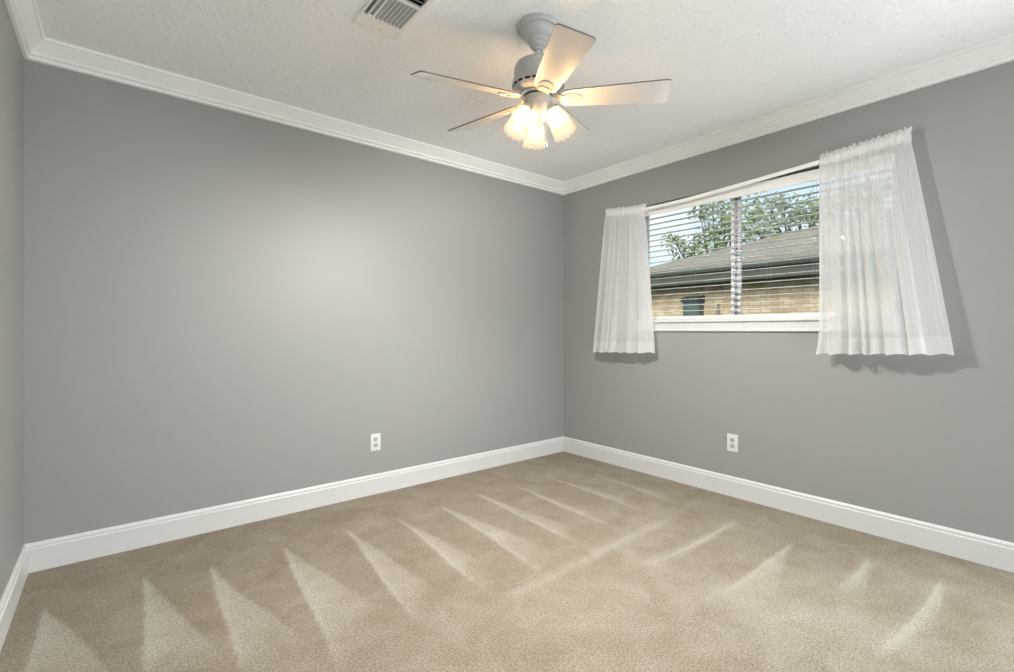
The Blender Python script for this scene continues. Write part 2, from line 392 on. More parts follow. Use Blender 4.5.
def seg_tri(P, a, l, r):
    """coordinates of points in a fan mark: t along from apex to base, s from the sharp edge (0) to the soft edge (1)"""
    a, l, r = (np.array(q) for q in (a, l, r))
    E = np.stack([l - a, r - a], 1); inv = np.linalg.inv(E)
    uv = (P - a) @ inv.T
    t = uv.sum(1); s = np.where(t > 1e-6, uv[:, 1] / np.maximum(t, 1e-6), 0.5)
    def side(d, other):
        d = d / np.linalg.norm(d); nn = np.array([-d[1], d[0]]); nn = nn if nn @ other > 0 else -nn
        return np.clip((P - a) @ nn / .016 + .5, 0, 1)
    inside = side(l - a, r - a) * side(r - a, l - a) * (t > 0)
    return t, s, inside
def carpet():
    nx, ny = 560, 540
    xs = np.linspace(XL, 0, nx); ys = -(np.linspace(0, 1, ny) ** 1.0) * 3.4
    X, Y = np.meshgrid(xs, ys, indexing='ij')
    P = np.stack([X.ravel(), Y.ravel()], 1)
    fl = lambda x, y: tuple(pix(2, 0.0, x, y)[:2])
    nap = np.full(len(P), 0.26)
    P0 = P
    rs = np.random.default_rng(5)
    wob = np.zeros_like(P)
    for fr_, am in ((9, .005), (31, .0012), (90, .0012), (190, .0012)):
        for q in range(3):
            th = rs.uniform(0, 6.28); k = np.array([math.cos(th), math.sin(th)]) * fr_ * rs.uniform(.8, 1.25)
            wob += am * np.sin(P @ k + rs.uniform(0, 6.28))[:, None] * rs.normal(size=2)[None] * .6
    P = P + wob
    # overall: pile brushed lighter in the middle and near part of the room
    def smooth(v, a, b):
        k = np.clip((v - a) / (b - a), 0, 1); return k * k * (3 - 2 * k)
    depth = (P[:, 0] - CAM.x) * math.sin(YAW) + (P[:, 1] - CAM.y) * math.cos(YAW)
    lat = (P[:, 0] - CAM.x) * math.cos(YAW) - (P[:, 1] - CAM.y) * math.sin(YAW)
    ridge = fl(497, 600), fl(700, 497)
    ra, rb = np.array(ridge[0]), np.array(ridge[1])
    rd = (rb - ra) / np.linalg.norm(rb - ra); rn = np.array([rd[1], -rd[0]])
    dr = (P - ra) @ rn                      # >0 on the window side of the ridge
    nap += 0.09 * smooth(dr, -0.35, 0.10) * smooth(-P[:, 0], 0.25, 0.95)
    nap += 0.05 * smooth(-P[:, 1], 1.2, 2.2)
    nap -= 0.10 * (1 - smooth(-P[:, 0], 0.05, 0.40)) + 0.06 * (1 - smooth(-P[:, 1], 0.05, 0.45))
    tris = [((45, 608), (17, 690), (128, 690), .50), ((145, 577), (144, 690), (225, 660), .50), ((211, 566), (244, 690), (300, 640), .48),
            ((283, 547), (338, 668), (385, 611), .46), ((346, 530), (420, 628), (440, 590), .42), ((396, 517), (490, 596), (478, 560), .40),
            ((440, 505), (545, 575), (540, 545), .40), ((477, 494), (584, 548), (570, 526), .38), ((513, 485), (622, 532), (598, 515), .36),
            ((545, 476), (655, 515), (640, 503), .28), ((592, 474), (684, 506), (676, 497), .22)]
    for a, l, r, w in tris:
        t, s, ins = seg_tri(P, fl(*a), fl(*l), fl(*r))
        m = ins * (1.6 * w * (1.0 - 0.45 * np.clip(s, 0, 1) ** 0.8) * (1 - smooth(t, 0.55, 1.15)))
        nap += m
        # crisp bright rim along the sharp side
        A, Lq = np.array(fl(*a)), np.array(fl(*l)); d = Lq - A; ln = np.linalg.norm(d); d = d / ln
        u = (P - A) @ d; v = np.abs((P - A) @ np.array([d[1], -d[0]]))
        nap += 0.16 * np.exp(-(v / 0.014) ** 2) * smooth(u, 0.0, 0.06) * (1 - smooth(u, ln * .75, ln))
    right = [((794, 543), (716, 595), (772, 600), .34), ((869, 556), (836, 594), (864, 626), .28), ((944, 578), (870, 668), (938, 626), .34), ((738, 521), (640, 570), (650, 580), .26)]
    for a, l, r, w in right:
        t, s, ins = seg_tri(P, fl(*a), fl(*l), fl(*r))
        nap += ins * (1.9 * w * (1.0 - 0.65 * np.clip(s, 0, 1)) * (1 - smooth(t, 0.5, 1.1)))
    def band(p, q, wd, w):
        A, B = np.array(fl(*p)), np.array(fl(*q)); d = B - A; ln = np.linalg.norm(d); d = d / ln
        u = (P - A) @ d; v = np.abs((P - A) @ np.array([d[1], -d[0]]))
        return w * np.exp(-(v / wd) ** 2) * smooth(u, -.03, .08) * (1 - smooth(u, ln - .1, ln + .05))
    nap += band((505, 598), (672, 517), .035, .34) + band((672, 517), (700, 498), .02, .12)
    nap += band((645, 565), (740, 521), .026, .30) + band((720, 592), (792, 546), .016, .20)
    nap += band((838, 590), (872, 556), .03, .22) + band((878, 658), (946, 582), .03, .24) + band((930, 578), (964, 585), .018, .2)
    for bx, by, br, w in ((805, 612, .10, .16), (700, 545, .12, -.12), (830, 560, .13, -.10), (905, 600, .12, -.12), (735, 600, .12, .12), (640, 520, .10, .10), (690, 520, .09, -.14), (620, 470, .12, .10), (960, 640, .14, -.10), (680, 620, .14, -.06), (655, 588, .16, .16), (575, 600, .22, .08), (755, 605, .2, .14), (800, 635, .22, .12), (590, 640, .2, .10), (845, 625, .16, .10), (600, 455, .0, 0), (565, 640, .10, -.10)):
        if br:
            c = np.array(fl(bx, by)); nap += w * np.exp(-(((P - c) ** 2).sum(1)) / br ** 2)
    nap = np.clip(nap, 0, 1)
    me = bpy.data.meshes.new('floor')
    idx = np.arange(nx * ny).reshape(nx, ny)
    F = np.stack([idx[:-1, :-1], idx[:-1, 1:], idx[1:, 1:], idx[1:, :-1]], -1).reshape(-1, 4)[:, ::-1]
    V = np.c_[P0, np.zeros(len(P))].tolist()
    # the plain carpet beyond the open side behind the camera
    n0 = len(V); V += [(XL, -3.4, 0), (0, -3.4, 0), (0, YF, 0), (XL, YF, 0)]
    faces = F.tolist() + [[n0, n0 + 3, n0 + 2, n0 + 1]]
    me.from_pydata(V, [], faces); me.update()
    at = me.attributes.new('nap', 'FLOAT', 'POINT')
    at.data.foreach_set('value', np.r_[nap, np.full(4, .5)].astype(np.float32))
    o = new_obj('floor', me, M_carpet)
    structure(o, 'beige cut-pile carpet with fan-shaped vacuum marks', 'floor')
carpet()

bm = bmesh.new(); box(bm, XL - .15, WT, YF, .15, H, H + .12)
structure(obj('ceiling', bm, M_ceil), 'white knockdown-textured ceiling', 'ceiling')
bm = bmesh.new(); box(bm, XL - .15, WT, 0, .15, -.1, H)
structure(obj('wall_back', bm, M_wall), 'plain grey wall facing the camera with one outlet', 'wall')
bm = bmesh.new(); box(bm, XL - .15, XL, YF, 0, -.1, H)
structure(obj('wall_left', bm, M_wall), 'grey side wall at the left edge of the room', 'wall')
bm = bmesh.new()
ys = [YF, WY0, WY1, 0.0]; zs = [-.1, WZ0, WZ1, H]
def quad(bm, pts): bm.faces.new([bm.verts.new(p) for p in pts])
for i in range(3):
    for j in range(3):
        if i == 1 and j == 1: continue
        for x in (0, WT):
            quad(bm, [(x, ys[i], zs[j]), (x, ys[i + 1], zs[j]), (x, ys[i + 1], zs[j + 1]), (x, ys[i], zs[j + 1])])
for (y0, z0, y1, z1) in ((WY0, WZ0, WY1, WZ0), (WY1, WZ0, WY1, WZ1), (WY1, WZ1, WY0, WZ1), (WY0, WZ1, WY0, WZ0), (YF, -.1, 0, -.1), (0, -.1, 0, H), (0, H, YF, H), (YF, H, YF, -.1)):
    quad(bm, [(0, y0, z0), (WT, y0, z0), (WT, y1, z1), (0, y1, z1)])
bmesh.ops.remove_doubles(bm, verts=bm.verts, dist=1e-5)
structure(obj('wall_right', bm, M_wall), 'grey wall pierced by the curtained window', 'wall')

# crown moulding: (distance out from wall, drop below ceiling)
def arc(cx, cy, r, a0, a1, n):
    return [(cx + r * math.cos(math.radians(a0 + (a1 - a0) * i / n)), cy + r * math.sin(math.radians(a0 + (a1 - a0) * i / n))) for i in range(n + 1)]
crown = [(0, 0), (.074, 0), (.074, -.008), (.071, -.014), (.064, -.016), (.062, -.020)]
for i in range(1, 9):                                   # sweeping cove
    t = i / 8; crown.append((.062 - .036 * t - .006 * math.sin(math.pi * t), -.020 - .034 * t + .006 * math.sin(math.pi * t) * -1))
crown += [(.022, -.057), (.022, -.062), (.027, -.066), (.026, -.072), (.018, -.076), (.013, -.078), (.013, -.083), (.017, -.086), (.016, -.092), (.010, -.095), (0, -.095)]
base = [(0, 0), (.016, 0), (.016, .100), (.0165, .104), (.0145, .107), (.0115, .109), (.0115, .114), (.0125, .117), (.0115, .123), (.007, .129), (.004, .132), (0, .132)]
def run(name, prof, z0, side, label, cat):
    bm = bmesh.new()
    if side == 'back':   fr = [lambda u, v: (XL + u, -u, z0 + v), lambda u, v: (-u, -u, z0 + v)]
    if side == 'right':  fr = [lambda u, v: (-u, -u, z0 + v), lambda u, v: (-u, YF, z0 + v)]
    if side == 'left':   fr = [lambda u, v: (XL + u, YF, z0 + v), lambda u, v: (XL + u, -u, z0 + v)]
    prism(bm, prof, fr)
    structure(obj(name, bm, M_trim_lit if z0 > 1 else M_trim_shaded, angle=28), label, cat)
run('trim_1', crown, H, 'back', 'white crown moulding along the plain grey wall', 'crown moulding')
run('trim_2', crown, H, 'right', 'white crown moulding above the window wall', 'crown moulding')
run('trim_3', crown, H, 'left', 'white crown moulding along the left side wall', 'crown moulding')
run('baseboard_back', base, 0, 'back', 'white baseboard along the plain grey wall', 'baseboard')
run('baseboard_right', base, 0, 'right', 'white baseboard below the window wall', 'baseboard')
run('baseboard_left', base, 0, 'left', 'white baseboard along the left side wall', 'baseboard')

# ------------------------------------------------------------------ window
win = empty('window_1', (0, (WY0 + WY1) / 2, WZ0)); structure(win, 'two-pane sliding window with white frame, sill and apron', 'window')
def wobj(name, bm, m, parent=win, **k):
    o = obj(name, bm, m, None, **k); o.parent = parent; o.matrix_parent_inverse = Matrix.Translation(-Vector(win.location)); return o
FX0, FX1 = .085, .145
bm = bmesh.new(); f = .022
box(bm, FX0, FX1, WY0, WY0 + f, WZ0, WZ1, .003); box(bm, FX0, FX1, WY1 - f, WY1, WZ0, WZ1, .003)
box(bm, FX0, FX1, WY0 + f, WY1 - f, WZ0, WZ0 + f, .003); box(bm, FX0, FX1, WY0 + f, WY1 - f, WZ1 - f, WZ1, .003)
wobj('window_frame', bm, M_vinyl)
ym = -1.536
for y0, y1, xa in ((WY0 + f, ym - .006, .118), (ym + .006, WY1 - f, .096)):
    bm = bmesh.new(); s = .024
    z0, z1 = WZ0 + f, WZ1 - f
    box(bm, xa - .011, xa + .011, y0, y0 + (s if y0 < -2 else .021), z0, z1, .002); box(bm, xa - .011, xa + .011, y1 - (s if y1 > -1 else .021), y1, z0, z1, .002)
    box(bm, xa - .011, xa + .011, y0 + s, y1 - s, z0, z0 + s, .002); box(bm, xa - .011, xa + .011, y0 + s, y1 - s, z1 - s, z1, .002)
    sash = wobj('sash', bm, M_vinyl)
    bm = bmesh.new(); box(bm, xa - .003, xa + .003, y0 + s - .004, y1 - s + .004, z0 + s - .004, z1 - s + .004)
    g = obj('glass_pane', bm, M_glass, sash); g.matrix_parent_inverse = Matrix.Identity(4)
bm = bmesh.new(); box(bm, .100, .120, ym - .0055, ym + .0055, WZ0 + f, WZ1 - f, .001)
wobj('interlock_strip', bm, M_bronze)
# stool (sill board) and apron
bm = bmesh.new()
box(bm, 0, .085, WY0 + .001, WY1 - .001, WZ0 + .0005, WZ0 + .0215); box(bm, -.032, -.0005, WY0 - .012, WY1 + .008, WZ0 + .0005, WZ0 + .022, .004)
wobj('sill', bm, M_trim_shaded)
bm = bmesh.new()
prism(bm, [(0, 1.100), (-.018, 1.100), (-.021, 1.106), (-.018, 1.114), (-.012, 1.118), (-.012, 1.150), (-.014, 1.158), (-.018, 1.1645), (0, 1.1645)],
      [lambda u, v: (u, WY0 - .008, v), lambda u, v: (u, WY1 + .004, v)])
wobj('apron', bm, M_trim_shaded, angle=30)

# ------------------------------------------------------------------ blind
BY0, BY1 = WY0 + .012, WY1 - .012
blind = tag(empty('window_blind', (.045, (BY0 + BY1) / 2, 2.05)), 'white two-inch slat window blind hanging open in the window', 'window blind')
def bobj(name, bm, m, parent=blind, **k):
    o = obj(name, bm, m, None, **k); o.parent = parent; o.matrix_parent_inverse = Matrix.Translation(-Vector(blind.location)); return o
bm = bmesh.new(); box(bm, .002, .014, BY0, BY1, 1.992, 2.056, .003); box(bm, .018, .068, BY0 + .004, BY1 - .004, 2.008, 2.052, .002)
bobj('headrail_valance', bm, M_slat)
bm = bmesh.new()
nsl = 18; pitch = .0425; ztop = 1.972
tilt = math.radians(2.0)
for k in range(nsl):
    zc = ztop - k * pitch
    pr = []
    n = 6
    for i in range(n + 1):
        u = -.025 + .05 * i / n; pr.append((u, .0020 * (1 - (u / .025) ** 2)))
    prof = pr + [(u, v - .0016) for u, v in reversed(pr)]
    ct, st = math.cos(tilt), math.sin(tilt)
    prism(bm, [(.044 + u * ct - v * st, zc + u * st + v * ct) for u, v in prof],
          [lambda u, v: (u, BY0 + .005, v), lambda u, v: (u, BY1 - .005, v)])
bobj('slats', bm, mat('blind_slat_paint', (0.74, 0.74, 0.74), 0.45, None, 0.3, (10, 0.012)), angle=40)
bm = bmesh.new(); box(bm, .020, .068, BY0 + .005, BY1 - .005, WZ0 + .024, WZ0 + .046, .004)
bobj('bottom_rail', bm, M_slat)
for yc in (-.873, -1.251, -1.555, -1.772, -2.033, -2.35):
    bm = bmesh.new()
    for x in (.0165, .0715):
        tube(bm, [(x, yc, WZ0 + .015), (x, yc, 2.01)], .0007, 6)
    for k in range(nsl):
        zc = ztop - k * pitch - .003
        tube(bm, [(.0165, yc, zc), (.0715, yc, zc)], .0007, 4)
    bobj('ladder_cord', bm, M_cord)

# ------------------------------------------------------------------ curtain rod and curtains
RX = -.070
def rod_z(y):
    pts = [(-.54, 2.066), (-.96, 2.028), (-1.45, 2.036), (-2.0, 2.065), (-2.52, 2.102)]
    s = 0.0
    for i, (yi, zi) in enumerate(pts):
        w = 1.0
        for j, (yj, _) in enumerate(pts):
            if j != i: w *= (y - yj) / (yi - yj)
        s += w * zi
    return s
RY0, RY1 = -2.478, -.556
rod = tag(empty('curtain_rod', (RX, -1.53, 2.04)), 'thin flat white curtain rod sagging across the top of the window', 'curtain rod')
def robj(name, bm, m, parent=rod, **k):
    o = obj(name, bm, m, None, **k); o.parent = parent; o.matrix_parent_inverse = Matrix.Translation(-Vector(rod.location)); return o
bm = bmesh.new()
fr = []
prof = [(-.003, -.012), (-.005, -.008), (-.005, .008), (-.003, .012), (.003, .012), (.004, .009), (.004, -.009), (.003, -.012)]
for i in range(33):
    y = RY1 + (RY0 - RY1) * i / 32
    fr.append(lambda u, v, y=y: (RX + u, y, rod_z(y) + v))
prism(bm, prof, fr)
robj('rod', bm, M_white, angle=40)
for y in (RY0, RY1):
    s = 1 if y == RY0 else -1
    bm = bmesh.new()
    z = rod_z(y)
    box(bm, RX - .005, -.002, y - .002, y + .002, z - .011, z + .011, .001)
    box(bm, -.004, 0, y - .012, y + .012, z - .022, z + .022, .001)
    robj('rod_return', bm, M_white)

def curtain(label, ya, yb, ybot_a, ybot_b, zbot_a, zbot_b, seed, curve_a, curve_b, kick=0.0):
    """ya>yb: far and near top corners; folds gathered at the top, opening towards the hem"""
    rnd = random.Random(seed)
    ztop = rod_z((ya + yb) / 2)
    root = tag(empty('curtain', (RX, (ya + yb) / 2, ztop)), label, 'curtain', 'sheer curtains at the window')
    nu, nv = 300, 70
    nf = 7 if abs(ya - yb) > .38 else 6
    big = [(rnd.uniform(.25, 1.0)) for i in range(nf + 2)]
    ph = [rnd.uniform(-.25, .25) for i in range(nf + 2)]
    warp = (rnd.uniform(.05, .08), rnd.uniform(0, 6.3), rnd.uniform(.025, .04), rnd.uniform(0, 6.3))
    fine = [(rnd.uniform(26, 60), rnd.uniform(0, 6.3), rnd.uniform(.3, 1)) for _ in range(6)]
    def fold(u, v):
        # deep wide folds that open downwards
        x = (u + warp[0] * math.sin(2 * math.pi * u + warp[1]) + warp[2] * math.sin(5.1 * math.pi * u + warp[3])) * nf
        i = max(0, int(min(x, nf - 1e-6))); t = x - i
        k0 = big[i]; k1 = big[i + 1]; k = k0 + (k1 - k0) * t
        deep = math.sin(2 * math.pi * (x + ph[i] * math.sin(math.pi * t) ** 2 * .5))
        deep = math.copysign(abs(deep) ** .75, deep)
        f = sum(a * math.sin(w * 2 * math.pi * u / 2 + p) for w, p, a in fine) / 4
        return deep * k * (.006 + .034 * v ** .9) + f * (.0075 * (1 - v) + .0022)
    def point(u, v, off=0.0):
        yt = ya + (yb - ya) * u
        yl = ybot_a + (ybot_b - ybot_a) * u
        e = v ** curve_a * (1 - u) + v ** curve_b * u
        y = yt + (yl - yt) * e
        zt = rod_z(yt) - .020; zb = zbot_a + (zbot_b - zbot_a) * u
        fo = fold(u, v)
        z = zt + (zb - zt) * v
        if v > .98: z += .004 * math.sin(u * nf * 6.283 + seed)
        x = RX - .012 - .010 * v - .055 * v * v * (.30 + .70 * math.sin(math.pi * u) ** .7) + fo * (.5 + .5 * min(1, 5 * u, 5 * (1 - u))) + off
        x = min(x, -.024 if z < 1.24 else -.010)
        kk = min(1, max(0, (v - .84) / .16)); y += kick * kk * kk * (1 - u) ** 3
        y += .010 * v * math.sin(math.pi * u) * math.sin(u * nf * 2 * math.pi + 1.1)
        return Vector((x, y, z))
    def sheet(name, v0, v1, m, off, n):
        bm = bmesh.new()
        g = [[bm.verts.new(point(i / nu, v0 + (v1 - v0) * j / n, off)) for j in range(n + 1)] for i in range(nu + 1)]
        for i in range(nu):
            for j in range(n):
                bm.faces.new((g[i][j], g[i + 1][j], g[i + 1][j + 1], g[i][j + 1]))
        o = obj(name, bm, m, None, smooth=True)
        o.parent = root; o.matrix_parent_inverse = Matrix.Translation(-Vector(root.location))
        return o
    vh = .925
    sheet('panel', 0, vh, M_sheer, 0, nv)
    sheet('hem', vh, 1, M_hem, 0, 8)
    # hem stitching line: a narrow doubled ridge
    bm = bmesh.new()
    pts = [point(i / nu, vh, -.0014) for i in range(nu + 1)]
    tube(bm, pts, .0013, 5)
    o = obj('hem_stitching', bm, M_hem, None, smooth=True); o.parent = root; o.matrix_parent_inverse = Matrix.Translation(-Vector(root.location))
    # rod pocket wrapped round the rod, with a gathered ruffle standing above
    bm = bmesh.new()
    npk = 10
    fr2 = [(rnd.uniform(16, 42), rnd.uniform(0, 6.3), rnd.uniform(.4, 1)) for _ in range(7)]
    ring = []
    for i in range(nu + 1):
        u = i / nu; y = ya + (yb - ya) * u; zc = rod_z(y)
        w = sum(a * math.sin(f * math.pi * u + p) for f, p, a in fr2) / 4
        w2 = sum(a * math.sin(f * .8 * math.pi * u + 2 * p) for f, p, a in fr2) / 4
        w3 = math.sin(2 * math.pi * 17 * u + 2.2 * math.sin(9 * u + seed)); wd = .55 * w3 + .5 * math.sin(2 * math.pi * 41 * u + 3 * math.sin(7 * u))
        rows = []
        hh = .027 + .007 * w2 + .007 * w3
        # from back of pocket, over ruffle, to the front of the pocket
        prof2 = [(.010 + .003 * w, -.016), (.012 + .004 * w, 0), (.008 + .003 * w, .0135), (.007 + .008 * wd, .012 + hh * .5), (.003 + .011 * wd, .012 + hh),
                 (-.004 + .011 * wd, .012 + hh), (-.008 + .008 * wd, .012 + hh * .5), (-.010 + .003 * w, .0135), (-.014 + .005 * w, 0), (-.011 + .004 * w, -.014), (-.010 + .006 * w, -.032 - .006 * w2)]
        for (dx, dz) in prof2:
            rows.append(bm.verts.new((min(RX + dx, -.03), y + .004 * w2 * (dz > .02), zc + dz)))
        ring.append(rows)
    for a, b in zip(ring[:-1], ring[1:]):
        open_back = min(abs(a[0].co.y - RY0), abs(a[0].co.y - RY1)) < .012
        for j in range(2 if open_back else 0, len(a) - 1): bm.faces.new((a[j], b[j], b[j + 1], a[j + 1]))
    o = obj('gathered_header', bm, M_hem, None, smooth=True); o.parent = root; o.matrix_parent_inverse = Matrix.Translation(-Vector(root.location))
    return root
curtain('narrower sheer white curtain at the far end of the window, by the room corner', -.556, -.930, -.452, -1.028, .928, .940, 4, .85, .9)
curtain('wider sheer white curtain at the near end of the window, with longer side shadow', -2.096, -2.500, -2.106, -2.668, .974, .992, 11, 1.2, .95, .016)

# ------------------------------------------------------------------ ceiling fan
FC = Vector((-1.757, -1.545, H))
PIV = Vector((0, 0, -.15))
TILT = Matrix.Translation(PIV) @ Vector((0, 0, 1)).rotation_difference(Vector((-.048, -.051, 1))).to_matrix().to_4x4() @ Matrix.Translation(-PIV)
fan = tag(empty('ceiling_fan', FC), 'white five-blade ceiling fan with three lit glass shades', 'ceiling fan')
bm = bmesh.new()
lathe(bm, [(0, 0), (.090, 0), (.093, -.004), (.093, -.017), (.089, -.022), (.076, -.024), (.074, -.034), (.068, -.047), (.058, -.057), (.050, -.061), (.047, -.064),
           (.046, -.074), (.040, -.080), (.036, -.082), (.035, -.090), (.029, -.096), (.024, -.098), (.021, -.106), (0, -.108)], 64)
obj('canopy', bm, M_fan, fan, angle=35)
bm = bmesh.new(); lathe(bm, [(0, -.104), (.0125, -.104), (.0125, -.138), (.026, -.141), (.028, -.152), (0, -.154)], 32)
obj('downrod', bm, M_fan, fan, angle=35).matrix_basis = TILT
bm = bmesh.new()
lathe(bm, [(0, -.150), (.045, -.150), (.076, -.155), (.094, -.165), (.103, -.180), (.106, -.196), (.106, -.236), (.111, -.238), (.113, -.244), (.113, -.254), (.110, -.268), (.102, -.281), (.090, -.288), (.068, -.291), (0, -.291)], 72)
mot = obj('motor_housing', bm, M_fan, fan, angle=35); mot.matrix_basis = TILT
for k in range(20):
    a = 2 * math.pi * (k + .3) / 20
    bm = bmesh.new()
    box(bm, .1060, .1125, -.0115, .0115, -.2670, -.2590, .001, Matrix.Rotation(a, 4, 'Z'))
    o = obj('vent_slot', bm, M_dark, mot)
bm = bmesh.new()
lathe(bm, [(0, -.290), (.072, -.290), (.074, -.294), (.066, -.298), (.060, -.299), (0, -.299)], 48)
obj('flywheel', bm, M_fan, fan, angle=35).matrix_basis = TILT
bm = bmesh.new(); lathe(bm, [(.050, -.298), (.0605, -.298), (.0605, -.304), (.050, -.304)], 48)
obj('dark_ring', bm, M_dark, fan).matrix_basis = TILT
bm = bmesh.new()
lathe(bm, [(0, -.303), (.056, -.303), (.060, -.306), (.062, -.314), (.062, -.352), (.060, -.372), (.052, -.386), (.036, -.394), (.034, -.404), (.026, -.412), (.012, -.418), (.010, -.424), (0, -.428)], 56)
obj('switch_housing', bm, M_fan, fan, angle=35).matrix_basis = TILT

BR, BP = .557, .271
def blade_mesh():
    bm = bmesh.new()
    # outline in plan: x along the blade, y across (+y is the lower edge)
    pts = []
    def half(s):
        q = []
        n = 10
        for i in range(n + 1):
            t = i / n; x = .122 + (BR - .016 - .122) * t; w = .049 + .023 * t ** .8
            q.append((x, s * w))
        for i in range(1, 7):
            a = math.pi / 2 * i / 6
            q.append((BR - .016 + .016 * math.sin(a), s * (.072 - .016 + .016 * math.cos(a))))
        return q
    up = half(1); dn = half(-1)
    root = []
    for i in range(1, 6):
        a = math.pi * i / 6
        root.append((.122 - .020 * math.sin(a), -.048 * math.cos(a)))
    outline = up + dn[::-1] + root
    top = [bm.verts.new((x, y, .003)) for x, y in outline]; bot = [bm.verts.new((x, y, -.003)) for x, y in outline]
    ft = bm.faces.new(top); fb = bm.faces.new(bot[::-1])
    n = len(outline)
    for i in range(n):
        j = (i + 1) % n; f = bm.faces.new((top[i], bot[i], bot[j], top[j])); f.material_index = 1
    return bm
def iron_mesh():
    bm = bmesh.new()
    # oval medallion under the blade root
    M = Matrix.Translation((.148, 0, -.0035)) @ Matrix.Diagonal((.046, .034, 1, 1))
    lathe(bm, [(0, .0005), (1, .0005), (1.0, -.003), (.95, -.0055), (.86, -.0055), (.80, -.0025), (.5, -.0022), (0, -.003)], 36, M)
    return bm
def arm_mesh():
    bm = bmesh.new()
    # flat arm from the flywheel sweeping out and down to the medallion
    pts = [(.058, .024, .013), (.076, .020, .015), (.090, .006, .020), (.104, -.0060, .026), (.124, -.0066, .026), (.145, -.0062, .018)]
    rings = []
    for x, z, w in pts:
        rings.append([bm.verts.new((x, s * w, z + h)) for s, h in ((-1, .004), (1, .004), (1, -.004), (-1, -.004))])
    for a, b in zip(rings[:-1], rings[1:]):
        for i in range(4): bm.faces.new((a[i], a[(i + 1) % 4], b[(i + 1) % 4], b[i]))
    bm.faces.new(rings[0]); bm.faces.new(rings[-1])
    return bm
PH = math.radians(-119.8)
ZB = 2.124 - H
bl0 = None
def copy_tree(o, parent):
    c = o.copy(); col.objects.link(c); c.parent = parent
    for ch in list(o.children): copy_tree(ch, c)
    return c
for k in range(5):
    a = PH + 2 * math.pi * k / 5
    if bl0 is None:
        bl0 = obj('blade', blade_mesh(), [M_blade, M_edge], fan)
        obj('blade_iron', arm_mesh(), M_fan, bl0)
        obj('medallion', iron_mesh(), M_fan, bl0, angle=30)
        b = bl0
    else:
        b = copy_tree(bl0, fan)
    b.matrix_basis = TILT @ Matrix.Translation((0, 0, ZB)) @ Matrix.Rotation(a, 4, 'Z') @ Matrix.Rotation(-BP, 4, 'X')

# three fitters with tulip shades
def shade_mesh():
    bm = bmesh.new()
    prof = [(.022, 0), (.026, .006), (.028, .014), (.034, .026), (.040, .044), (.0435, .064), (.0455, .084), (.0475, .104), (.0515, .122), (.0535, .130)]
    seg = 72; rings = []
    inner = [(r - .0025, z + .0) for r, z in prof]
    zmax = prof[-1][1]
    def ring(r, z, sc):
        t = z / zmax; out = []
        for i in range(seg):
            a = 2 * math.pi * i / seg
            rib = 1 + .030 * t * math.cos(12 * a) ** 1
            dz = .003 * math.cos(12 * a) * max(0, (t - .82) / .18) * sc
            out.append((r * rib * math.cos(a), r * rib * math.sin(a), -(z + dz)))
        return out
    allr = [(r, z) for r, z in prof] + [(r, z) for r, z in reversed(inner)]
    vr = [[bm.verts.new(p) for p in ring(r, z, 1)] for r, z in allr]
    for a, b in zip(vr[:-1], vr[1:]):
        for i in range(seg):
            j = (i + 1) % seg; bm.faces.new((a[i], a[j], b[j], b[i]))
    return bm
def add_along(o, zmax):
    at = o.data.attributes.new('along', 'FLOAT', 'POINT')
    at.data.foreach_set('value', np.array([min(1, max(0, -v.co.z / zmax)) for v in o.data.vertices], np.float32))
sh0 = None
LAMP_AZ = (-64, 56, 176)
for az in LAMP_AZ:
    a = math.radians(az)
    T = math.radians(29)
    neck = Vector((.063, 0, 2.074 - H))
    if sh0 is None:
        sh0 = obj('lamp_shade', shade_mesh(), M_shade, fan, smooth=True); add_along(sh0, .130)
        bm = bmesh.new(); lathe(bm, [(0, .034), (.010, .034), (.017, .028), (.020, .014), (.024, .004), (.0275, -.002), (.0275, -.012), (.024, -.014), (0, -.014)], 36)
        obj('lamp_holder', bm, M_fan, sh0, angle=35)
        bm = bmesh.new(); lathe(bm, [(0, -.012), (.011, -.014), (.012, -.030), (.018, -.046), (.0215, -.060), (.0205, -.072), (.014, -.083), (0, -.088)], 28)
        obj('bulb', bm, M_bulb, sh0, smooth=True)
        bm = bmesh.new(); tube(bm, [(-.050, 0, .052), (-.022, 0, .046), (-.004, 0, .034)], .0085, 12)
        obj('lamp_arm', bm, M_fan, sh0, smooth=True)
        s = sh0
    else:
        s = copy_tree(sh0, fan)
    Rz = Matrix.Rotation(a, 3, 'Z')
    R = Rz @ Matrix.Rotation(-T, 3, 'Y')
    s.matrix_basis = TILT @ Matrix.Translation(Rz @ neck) @ R.to_4x4()
    # the light of this lamp's own bulb, just below the bulb tip inside the shade
    p = FC + s.matrix_basis @ Vector((0, 0, -.142))
    lamp('fan_bulb_light', 'SPOT', p, LAMP, (1.0, .98, .93), (TILT.to_3x3() @ R).to_euler(), shadow_soft_size=.009, spot_size=math.radians(180), spot_blend=.6)
bm = bmesh.new()
tube(bm, [(.052, 0, -.355), (.060, 0, -.362), (.062, 0, -.385), (.062, 0, -.525)], .0014, 6)
ch = obj('pull_chain', bm, M_white, fan); ch.rotation_euler = (0, 0, math.radians(-100))
bm = bmesh.new(); lathe(bm, [(0, -.523), (.003, -.525), (.0055, -.533), (.0060, -.542), (.004, -.550), (0, -.552)], 16, Matrix.Translation((.062, 0, 0)))
obj('chain_fob', bm, M_white, ch, smooth=True)

